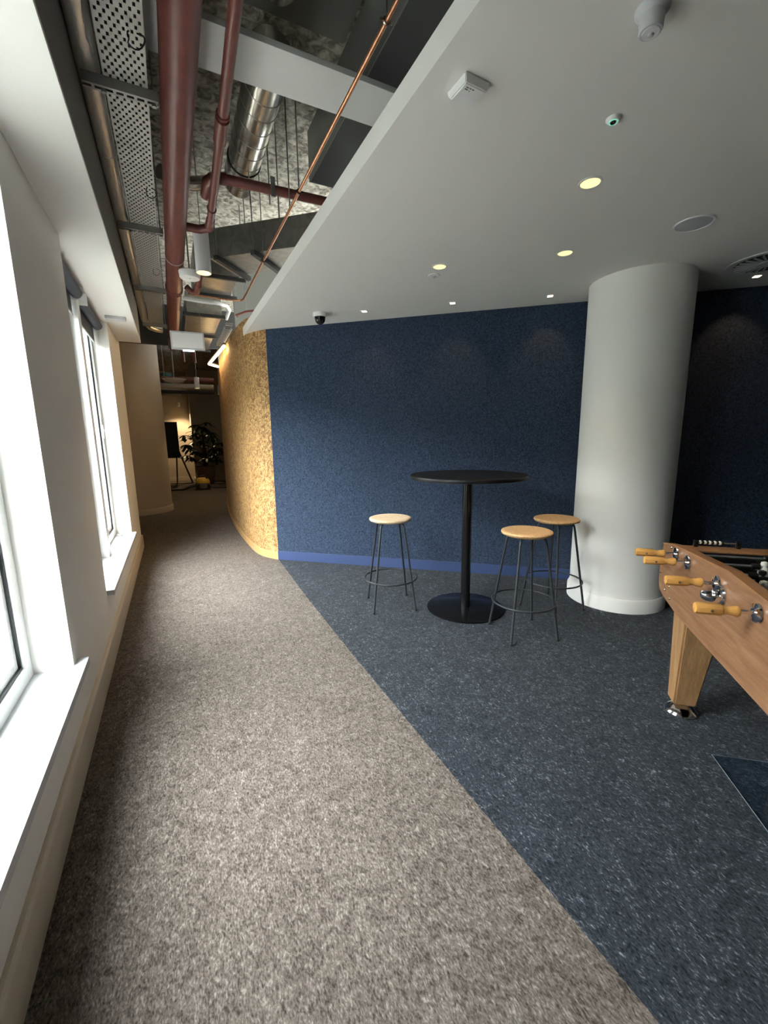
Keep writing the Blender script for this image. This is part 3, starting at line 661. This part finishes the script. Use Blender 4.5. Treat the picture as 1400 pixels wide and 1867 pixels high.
# ------------------------------------------------------------------ tall table
TX, TY = 2.054, 2.662
t = thing('bar_table', 'tall round black pedestal table', 'table', (TX, TY, 0))
ht = 1.105
obj('table_top', MB().lathe([(0, ht - .030), (.445, ht - .030), (.452, ht - .027), (.4535, ht - .015), (.452, ht - .003), (.449, ht), (0, ht)], (TX, TY, 0), 96), 'black_top', t)
obj('mounting_plate', MB().box(TX - .16, TX + .16, TY - .16, TY + .16, ht - .036, ht - .0305), 'black', t, smooth=False)
obj('pedestal', MB().lathe([(.038, .016), (.038, ht - .036)], (TX, TY, 0), 40), 'black', t)
obj('base', MB().lathe([(0, 0), (.305, 0), (.312, .004), (.312, .010), (.306, .014), (.05, .016), (0, .016)], (TX, TY, 0), 80), 'black', t)

# ------------------------------------------------------------------ cork bar stools
def make_stool(cork):
    t = thing('bar_stool', 'x', 'stool', (0, 0, 0), 'cork topped bar stools')
    hs = .755
    obj('seat', MB().lathe([(0, hs - .034), (.10, hs - .036), (.145, hs - .033), (.166, hs - .024), (.1725, hs - .013), (.170, hs - .005), (.160, hs - .0008), (.150, hs), (.12, hs - .002), (.06, hs - .005), (0, hs - .006)], (0, 0, 0), 64), cork, t, world=False)
    q = .173
    for sx, sy in ((-1, -1), (1, -1), (-1, 1), (1, 1)):
        d = Vector((sx, sy, 0)).normalized(); top = d * .135; foot = Vector((sx * q, sy * q, 0))
        k = [d * .055 + Vector((0, 0, hs - .040)), d * .095 + Vector((0, 0, hs - .042)), d * .118 + Vector((0, 0, hs - .048)), d * .131 + Vector((0, 0, hs - .062)), d * .137 + Vector((0, 0, hs - .085))]
        obj('leg', MB().path(k + [foot + Vector((0, 0, .006))], .0085, 12), 'legs', t, world=False)
        obj('foot_cap', MB().lathe([(0, 0), (.010, 0), (.0105, .014), (.0, .016)], foot, 14), 'black_cable', t, world=False)
    zr = .245; Rr = (.137 + (q * math.sqrt(2) - .137) * (1 - zr / (hs - .085))) + .001
    obj('foot_ring', MB().ring((0, 0, zr), Rr + .010, .0065, 72, 10), 'legs', t, world=False)
    obj('seat_plate', MB().lathe([(0, hs - .046), (.06, hs - .046), (.06, hs - .037), (0, hs - .037)], (0, 0, 0), 32), 'legs', t, world=False)
    return t
s1 = make_stool('cork_pale'); s1.location = (1.547, 3.014, 0); s1.rotation_euler.z = math.radians(-16.5)
s1['label'] = 'pale cork topped bar stool standing alone before the navy wall'
s2 = make_stool('cork'); s2.location = (2.143, 2.110, 0); s2.rotation_euler.z = math.radians(-16)
s2['label'] = 'cork topped bar stool standing at the edge of the table base'
s3 = copy_tree(s2); s3.location = (2.676, 2.328, 0); s3.rotation_euler.z = math.radians(4)
s3['label'] = 'cork topped bar stool against the round white column'

# ------------------------------------------------------------------ football table
FC = Vector((2.179, 1.224, 0)); fl = Vector((-.684, -.729, 0)); fe = Vector((.729, -.684, 0))
TF = Matrix((( fl.x, fe.x, 0, FC.x), (fl.y, fe.y, 0, FC.y), (0, 0, 1, 0), (0, 0, 0, 1)))     # local x along the table, y across it
LEN, WID = 1.33, .76
ft = thing('football_table', 'oak table football game with chrome rods and beech handles', 'game table', (0, 0, 0))
ft.matrix_world = TF
ft.location = FC; ft.rotation_euler = (0, 0, math.atan2(fl.y, fl.x))
# table frame: x along, y must point across to fe: fe is rotated -90 deg?  use a sign for the across axis
sgn = 1 if (fl.x * fe.y - fl.y * fe.x) > 0 else -1
def fy(v): return v * sgn
def fbox(name, x0, x1, y0, y1, z0, z1, m, parent=None, bev=.002):
    a, b = sorted((fy(y0), fy(y1))); return obj(name, MB().box(x0, x1, a, b, z0, z1, bev), m, parent or ft, world=False)
top = [(0, .850), (.04, .860), (.159, .879), (.275, .889), (.495, .902), (.665, .914)]
top = top + [(LEN - x, z) for x, z in reversed(top[:-1])]
side = [(.0, .850), (-.014, .80), (-.021, .72), (-.016, .655), (.002, .618), (.06, .600), (.26, .578), (LEN - .26, .578), (LEN - .06, .600), (LEN - .002, .618), (LEN + .016, .655), (LEN + .021, .72), (LEN + .014, .80)] + list(reversed(top))[:-1]
def side_panel(y0, y1, name):
    mb = MB(); T = Matrix(((1, 0, 0, 0), (0, 0, sgn, 0), (0, 1, 0, 0), (0, 0, 0, 1)))
    mb.prism([(x, z) for x, z in side], y0, y1, M4=T)
    return obj(name, mb, 'oak', ft, world=False, smooth=False)
side_panel(0, .034, 'side_panel'); side_panel(WID - .034, WID, 'side_panel')
def rail(y0, y1):
    mb = MB(); pts = [(0, .852)] + top[1:-1] + [(LEN, .852)]
    for (xa, za), (xb, zb) in zip(pts, pts[1:]):
        pass
    T = Matrix(((1, 0, 0, 0), (0, 0, sgn, 0), (0, 1, 0, 0), (0, 0, 0, 1)))
    poly = [(x, z + .0005) for x, z in pts] + [(x, z + .006) for x, z in reversed(pts)]
    mb.prism(poly, y0, y1, M4=T); return obj('top_rail', mb, 'oak_edge', ft, world=False, smooth=False)
rail(-.003, .037); rail(WID - .037, WID + .003)
for x in (.012, LEN - .046):
    fbox('end_panel', x, x + .034, .0345, WID - .0345, .60, .846, 'oak')
    fbox('end_rail', x - .005, x + .10, .0375, WID - .0375, .8465, .8525, 'oak_edge')
fbox('playfield', .05, LEN - .05, .035, WID - .035, .735, .742, 'green_field')
for y in (.036, WID - .044): fbox('side_cushion', .115, LEN - .115, y, y + .008, .743, .846, 'black_gloss')
for x in (.112, LEN - .12): fbox('goal_end', x, x + .008, .044, WID - .044, .743, .846, 'black_gloss')
# legs with chrome levelling feet
for cx_, cy_ in ((.10, .125), (LEN - .10, .125), (.10, WID - .125), (LEN - .10, WID - .125)):
    ox = -1 if cx_ < LEN / 2 else 1; oy = -1 if cy_ < WID / 2 else 1
    mb = MB(); tx, ty, bx_, by_ = .085, .080, .046, .050
    c0 = (cx_ - ox * .035, cy_ - oy * .01); c1 = (cx_ + ox * .012, cy_)
    va = [mb.bm.verts.new((c0[0] + sx * tx, fy(c0[1] + sy * ty), .62)) for sx, sy in ((-1, -1), (1, -1), (1, 1), (-1, 1))]
    vb = [mb.bm.verts.new((c1[0] + sx * bx_, fy(c1[1] + sy * by_), .062)) for sx, sy in ((-1, -1), (1, -1), (1, 1), (-1, 1))]
    for i in range(4): mb.bm.faces.new((va[i], va[(i + 1) % 4], vb[(i + 1) % 4], vb[i]))
    mb.bm.faces.new(va); mb.bm.faces.new(vb)
    bmesh.ops.bevel(mb.bm, geom=[e for e in mb.bm.edges if abs(e.verts[0].co.z - e.verts[1].co.z) > .3], offset=.008, segments=2, affect='EDGES')
    lg = obj('leg', mb, 'oak_leg', ft, world=False, smooth=False)
    obj('levelling_foot', MB().lathe([(0, 0), (.068, 0), (.074, .006), (.070, .015), (.050, .034), (.030, .046), (.016, .050), (.016, .064), (0, .064)], (c1[0], fy(c1[1]), 0), 40), 'chrome', lg, world=False)
# rods
def plate(x, y, z, side):
    return MB().lathe([(.0, .0), (.030, .0), (.032, .003), (.030, .008), (.020, .011), (.013, .014), (.0, .014)], (x, fy(y), z), 32, Matrix.Rotation(PI / 2 * (sgn if side < 0 else -sgn), 4, 'X'))
def handle(x, y, z, d):      # beech handle: octagonal grip and turned neck, starting at y and going in direction d
    T = Matrix.Rotation(PI / 2 * (-sgn * d), 4, 'X')
    mb = MB().lathe([(0, 0), (.0150, 0), (.0172, .004), (.0165, .012), (.0130, .026), (.0125, .034), (.0165, .046)], (x, fy(y), z), 24, T)
    mb.lathe([(0, .0455), (.0168, .046), (.0185, .049), (.0190, .112), (.0165, .119), (0, .1195)], (x, fy(y), z), 8, T @ Matrix.Rotation(PI / 8, 4, 'Z'))
    return mb
def man(x, y, z, m):
    mb = MB().lathe([(0, .026), (.009, .022), (.011, .013), (.008, .004), (.015, -.004), (.016, -.030), (.013, -.048), (.010, -.062), (0, -.064)], (x, fy(y), z), 20, Matrix.Diagonal((.9, 1.25, 1, 1)))
    return mb
ZR = .847
for k in range(8):
    x = .18 + .138 * k; near = k in (0, 1, 3, 5)
    slide = (.0, .02, 0, .015, 0, .0, 0, 0)[k]
    y0, y1 = (-.085, WID - .046) if near else (.046, WID + .085)
    rod = obj('rod', MB().path([(x, fy(y0), ZR), (x, fy(y1), ZR)], .0075, 14), 'chrome', ft, world=False)
    obj('bearing_plate', plate(x, -.0005, ZR, -1) if near else plate(x, WID + .0005, ZR, 1), 'chrome', rod, world=False)
    if near:
        d = -1; yh = -.050
    else:
        d = 1; yh = WID + .050
    obj('handle', handle(x, yh, ZR, d), 'beech', rod, world=False)
    T = Matrix.Rotation(0, 4, 'X'); obj('screw', MB().lathe([(0, .0225), (.004, .022), (.0045, .0175)], (x, fy(yh + d * .07), ZR), 12, Matrix.Rotation(PI / 2, 4, 'Y') @ Matrix.Rotation(.4, 4, 'X')), 'bolt', rod, world=False)
    for y in {0: (.38,), 1: (.27, .49), 3: (.14, .26, .38, .50, .62), 5: (.2, .38, .56), 2: (.2, .38, .56), 4: (.14, .26, .38, .50, .62), 6: (.27, .49), 7: (.38,)}[k]:
        obj('player', man(x, y, ZR, None), 'ivory' if near else 'black_gloss', rod, world=False)
        obj('stop_ring', MB().path([(x, fy(y - .045), ZR), (x, fy(y - .017), ZR)], .014, 16), 'black_gloss', rod, world=False)
# ball entry scoop
sc = obj('ball_entry', MB().lathe([(.020, .0), (.036, .0), (.038, .004), (.034, .010), (.022, .012), (.020, .004)], (.635, fy(-.0005), .818), 36, Matrix.Rotation(PI / 2 * sgn, 4, 'X')), 'chrome', ft, world=False)
mb = MB(); rings = []
for i in range(9):
    ph = PI / 2 * i / 8; rr = .034
    rings.append([(.635 + rr * math.cos(ph) ** .8 * math.cos(PI + PI * k / 14) if i < 8 else .635, fy(-.006 - .062 * math.sin(ph)), .822 + (rr * math.cos(ph) * 1.05 + .006 * math.sin(ph)) * math.sin(PI + PI * k / 14)) for k in range(15)])
for A_, B_ in zip(rings, rings[1:]): mb.quadstrip(A_, B_)
bmesh.ops.remove_doubles(mb.bm, verts=mb.bm.verts[:], dist=.0003)
s_ = obj('scoop', mb, 'chrome', sc, world=False); so = s_.modifiers.new('thick', 'SOLIDIFY'); so.thickness = .003
obj('hole', MB().lathe([(.0, .0), (.021, .0), (.021, .0012), (0, .0012)], (.635, fy(-.0008), .818), 24, Matrix.Rotation(PI / 2 * sgn, 4, 'X')), 'black_gloss', sc, world=False)
# bolts on the panel end
for x, z in ((.03, .772), (.002, .705), (.075, .690), (.135, .672), (.085, .640), (.155, .620), (.115, .862)):
    obj('bolt', MB().lathe([(0, .006), (.003, .0055), (.0055, .003), (.006, 0)], (x, fy(-.0002), z), 14, Matrix.Rotation(PI / 2 * sgn, 4, 'X')), 'bolt', ft, world=False)
# abacus score counter on the end rail
cn = obj('score_counter', MB().path([(.03, fy(.125), .876), (.03, fy(.305), .876)], .003, 10), 'chrome', ft, world=False)
for y in (.118, .292): obj('post', MB().box(.02, .04, min(fy(y), fy(y + .016)), max(fy(y), fy(y + .016)), .8526, .887, .003), 'black_gloss', cn, world=False)
for k in range(10): obj('bead', MB().lathe([(.003, -.005), (.009, -.0035), (.0098, 0), (.009, .0035), (.003, .005)], (.03, fy(.142 + .0102 * k), .876), 18, Matrix.Rotation(PI / 2, 4, 'X') @ Matrix.Rotation(.35, 4, 'Y')), 'black_gloss' if k % 2 else 'ivory', cn, world=False)

# clear floor sheet under the table
sh = [(2.009, .834), (2.16, .71), (2.55, .30), (2.1, -.25), (1.60, .33)]
ac = tag(obj('acrylic_sheet', MB().prism(sh, .001, .007), 'mat_clear', smooth=False), 'clear bluish plastic sheet lying under the table football game', 'plastic sheet')

for a_, b_ in zip(sh, sh[1:] + sh[:1]): obj('edge', MB().path([(*a_, .004), (*b_, .004)], .0014, 6), 'edge_grey', ac, world=False)
# ------------------------------------------------------------------ far room contents
# easel board
t = thing('easel_board', 'charcoal board on a tripod easel at the far end', 'easel', (.1, 15.0, 0))
obj('board', MB().box(-.55, .20, 14.98, 15.02, .86, 1.95, .006, M4=Matrix.Translation((0, 0, 0))), 'easel', t)
obj('leg', MB().path([(.10, 15.0, .86), (.05, 15.0, .02)], .022, 8), 'leg_wood', t); obj('leg', MB().path([(.16, 15.02, 1.1), (.50, 15.02, .02)], .026, 8), 'leg_wood', t); obj('leg', MB().path([(-.40, 15.0, .86), (-.42, 15.0, .02)], .022, 8), 'leg_wood', t)
obj('foot_bar', MB().box(-.5, .54, 14.96, 15.04, 0, .03, .004), 'leg_wood', t); obj('tray', MB().box(-.55, .30, 14.90, 14.98, .83, .86, .003), 'easel', t)
# plant
px, py = .90, 14.6
t = thing('potted_plant', 'dark leafy umbrella plant in a brown tapered pot', 'plant', (px, py, 0))
obj('pot', MB().lathe([(0, 0), (.21, 0), (.225, .02), (.295, .53), (.30, .56), (.275, .56), (.26, .50), (0, .50)], (px, py, 0), 40), 'pot', t)
obj('soil', MB().lathe([(0, .52), (.262, .51)], (px, py, 0), 24), 'soil', t)
lf = MB(); n_ = 7
Ls = [(0, 0), (.022, .05), (.045, .11), (.052, .17), (.040, .23), (.018, .275), (0, .30)]
left = [(-w, l, .02 * math.sin(l * 9) - .35 * l * l + .012) for w, l in Ls]; mid = [(0, l, .02 * math.sin(l * 9) - .35 * l * l) for w, l in Ls]; right = [(w, l, .02 * math.sin(l * 9) - .35 * l * l + .012) for w, l in Ls]
lf.quadstrip(left, mid); lf.quadstrip(mid, right); bmesh.ops.remove_doubles(lf.bm, verts=lf.bm.verts[:], dist=.0005)
leaf_me = lf.mesh('leaf'); leaf_me.materials.append(M['leaf'])
rnd = random.Random(3); heads = []
for i in range(26):
    a = i * 2.4; u = (i + .5) / 26
    h = .72 + 1.08 * u; rr = (.50 * math.sin(PI * min(1, .25 + .75 * u)) ** .6 + .08) * rnd.uniform(.65, 1.05)
    if u > .9: rr *= .5
    heads.append(Vector((px + rr * math.cos(a), py + .8 * rr * math.sin(a), h)))
heads += [Vector((px - .52, py - .1, 1.52)), Vector((px - .50, py - .2, 1.18)), Vector((px - .38, py - .2, .86)), Vector((px + .40, py - .2, 1.12)), Vector((px - .18, py - .1, 1.84)), Vector((px + .12, py, 1.92))]
for hd_ in heads:
    c = Vector((px + (hd_.x - px) * .15, py + (hd_.y - py) * .15, hd_.z - .30))
    obj('stem', MB().path([(px + (hd_.x - px) * .1, py, .52), c, c.lerp(hd_, .6) + Vector((0, 0, .04)), hd_], [.012, .009, .006, .004], 6), 'stem', t)
    for k in range(7):
        o = bpy.data.objects.new('leaf', leaf_me); COL.objects.link(o); o.parent = t
        o.location = hd_ - t.location; o.rotation_euler = (rnd.uniform(-.75, -.15), rnd.uniform(-.2, .2), k * 2 * PI / 7 + rnd.uniform(-.25, .25)); s = rnd.uniform(.75, 1.05); o.scale = (s, s, s)
# vacuum
vx, vy = .69, 12.95
t = thing('tub_vacuum', 'small tub vacuum cleaner with yellow lid and black hose', 'vacuum cleaner', (vx, vy, 0))
obj('tub', MB().lathe([(0, .03), (.17, .03), (.185, .06), (.19, .19), (0, .19)], (vx, vy, 0), 36), 'grey_tub', t)
obj('lid', MB().lathe([(0, .34), (.10, .335), (.155, .30), (.182, .24), (.194, .195), (.194, .188), (0, .188)], (vx, vy, 0), 36), 'yellow', t)
for dx in (-.16, .16): obj('wheel', MB().lathe([(0, -.02), (.075, -.02), (.08, 0), (.075, .02), (0, .02)], (vx + dx * .7, vy - .14, .08), 28, Matrix.Rotation(PI / 2, 4, 'X')), 'black_cable', t)
obj('handle', MB().path([(vx - .08, vy, .33), (vx - .07, vy, .385), (vx + .07, vy, .385), (vx + .08, vy, .33)], .012, 10), 'black_cable', t)
obj('motor_knob', MB().lathe([(0, .36), (.03, .355), (.035, .32)], (vx + .11, vy - .08, 0), 20), 'black_cable', t)
obj('hose', MB().path([(vx - .18, vy - .02, .13), (vx - .32, vy - .08, .10), (vx - .50, vy - .05, .035), (vx - .75, vy + .08, .028), (vx - .95, vy - .05, .028), (vx - 1.2, vy - .02, .028)], .026, 12), 'black_cable', t)
obj('wand', MB().path([(vx + .18, vy + .05, .06), (vx + .35, vy + .05, .03), (vx + .62, vy + .08, .03)], .02, 12), 'black_cable', t)
obj('floor_head', MB().box(vx + .55, vy * 0 + vx + .72, vy + .0, vy + .2, .0, .05, .012), 'black_cable', t)
# far ceiling clutter
t = thing('pendant_dish', 'shallow pale dish lamp hanging in the far corridor', 'lamp', (.165, 10.2, 2.6))
obj('dish', MB().lathe([(.0, 2.58), (.10, 2.585), (.17, 2.60), (.23, 2.65), (.235, 2.655), (.225, 2.655), (.15, 2.615), (0, 2.60)], (.165, 10.2, 0), 40), 'plastic_w', t)
obj('stem', MB().path([(.165, 10.2, 2.6), (.165, 10.2, ZS + .01)], .006, 8), 'galv_dark', t)
for i, (y, z, r, m, lab) in enumerate(((10.85, 2.73, .06, 'red', 'low dark red cross pipe above the far lamps'), (11.0, 2.60, .055, 'skirt', 'pale lagged cross pipe beside the low red one'), (11.05, 2.48, .035, 'black_cable', 'black cross pipe lowest of the far crossing pipes'), (8.5, 3.10, .06, 'galv', 'silver cross pipe beyond the long pale duct'))):
    tag(obj('cross_pipe', MB().path([(-1.6, y, z), (1.0 if z < 2.8 else 2.8, y + .0, z)], r, 16), m), lab, 'pipe', 'far crossing pipes')
for i, (x, lab) in enumerate(((.33, 'left of two short red drops above the far lamp'), (.52, 'right of two short red drops above the far lamp'))):
    tag(obj('pipe_drop', MB().path([(x, 9.0, 2.82), (x, 9.0, ZS + .01)], .03, 12), 'red'), ['short red pipe drop under the pale duct nearer the column', 'short red pipe drop under the pale duct nearer the cork wall'][i], 'pipe')
t = thing('fan_coil_unit', 'pale boxed fan coil unit beside the cream column', 'air unit', (.0, 11.4, 2.6))
obj('casing', MB().box(-.35, .30, 11.2, 11.7, 2.50, 2.62, .006), 'skirt', t); obj('hanger', MB().path([(-.02, 11.45, 2.62), (-.02, 11.45, ZS + .01)], .008, 8), 'galv_dark', t); obj('base_strip', MB().box(-.36, .31, 11.19, 11.71, 2.455, 2.498, .003), 'black_cable', t)
tag(obj('teal_duct', MB().path([(.02, 11.8, 2.64), (.02, 11.8, 2.98)], .13, 28), 'teal'), 'teal painted round duct above the fan coil unit', 'duct')
t = thing('concealed_spot', 'small spot lamp lighting the far cream wall', 'lamp', (.30, 15.65, 2.46))
obj('body', MB().lathe([(.05, 2.46), (.05, 2.60), (0, 2.60)], (.30, 15.65, 0), 24), 'plastic_w', t)
obj('lens', MB().lathe([(.048, 2.465), (0, 2.465)], (.30, 15.65, 0), 24), 'warm_emit', t)
obj('stem', MB().path([(.30, 15.65, 2.6), (.30, 15.65, ZS + .01)], .006, 8), 'galv_dark', t)
l = light('SPOT', 'bulb', (0, 0, -.02), 110, WARM, spot_size=math.radians(125), spot_blend=.6, shadow_soft_size=.04); l.parent = t
o = obj('trim_3', MB().box(-1.6, 2.8, 8.35, 8.42, 2.98, ZS), 'dark_board', smooth=False); o['kind'] = 'structure'; o['label'] = 'dark downstand closing the far service void'
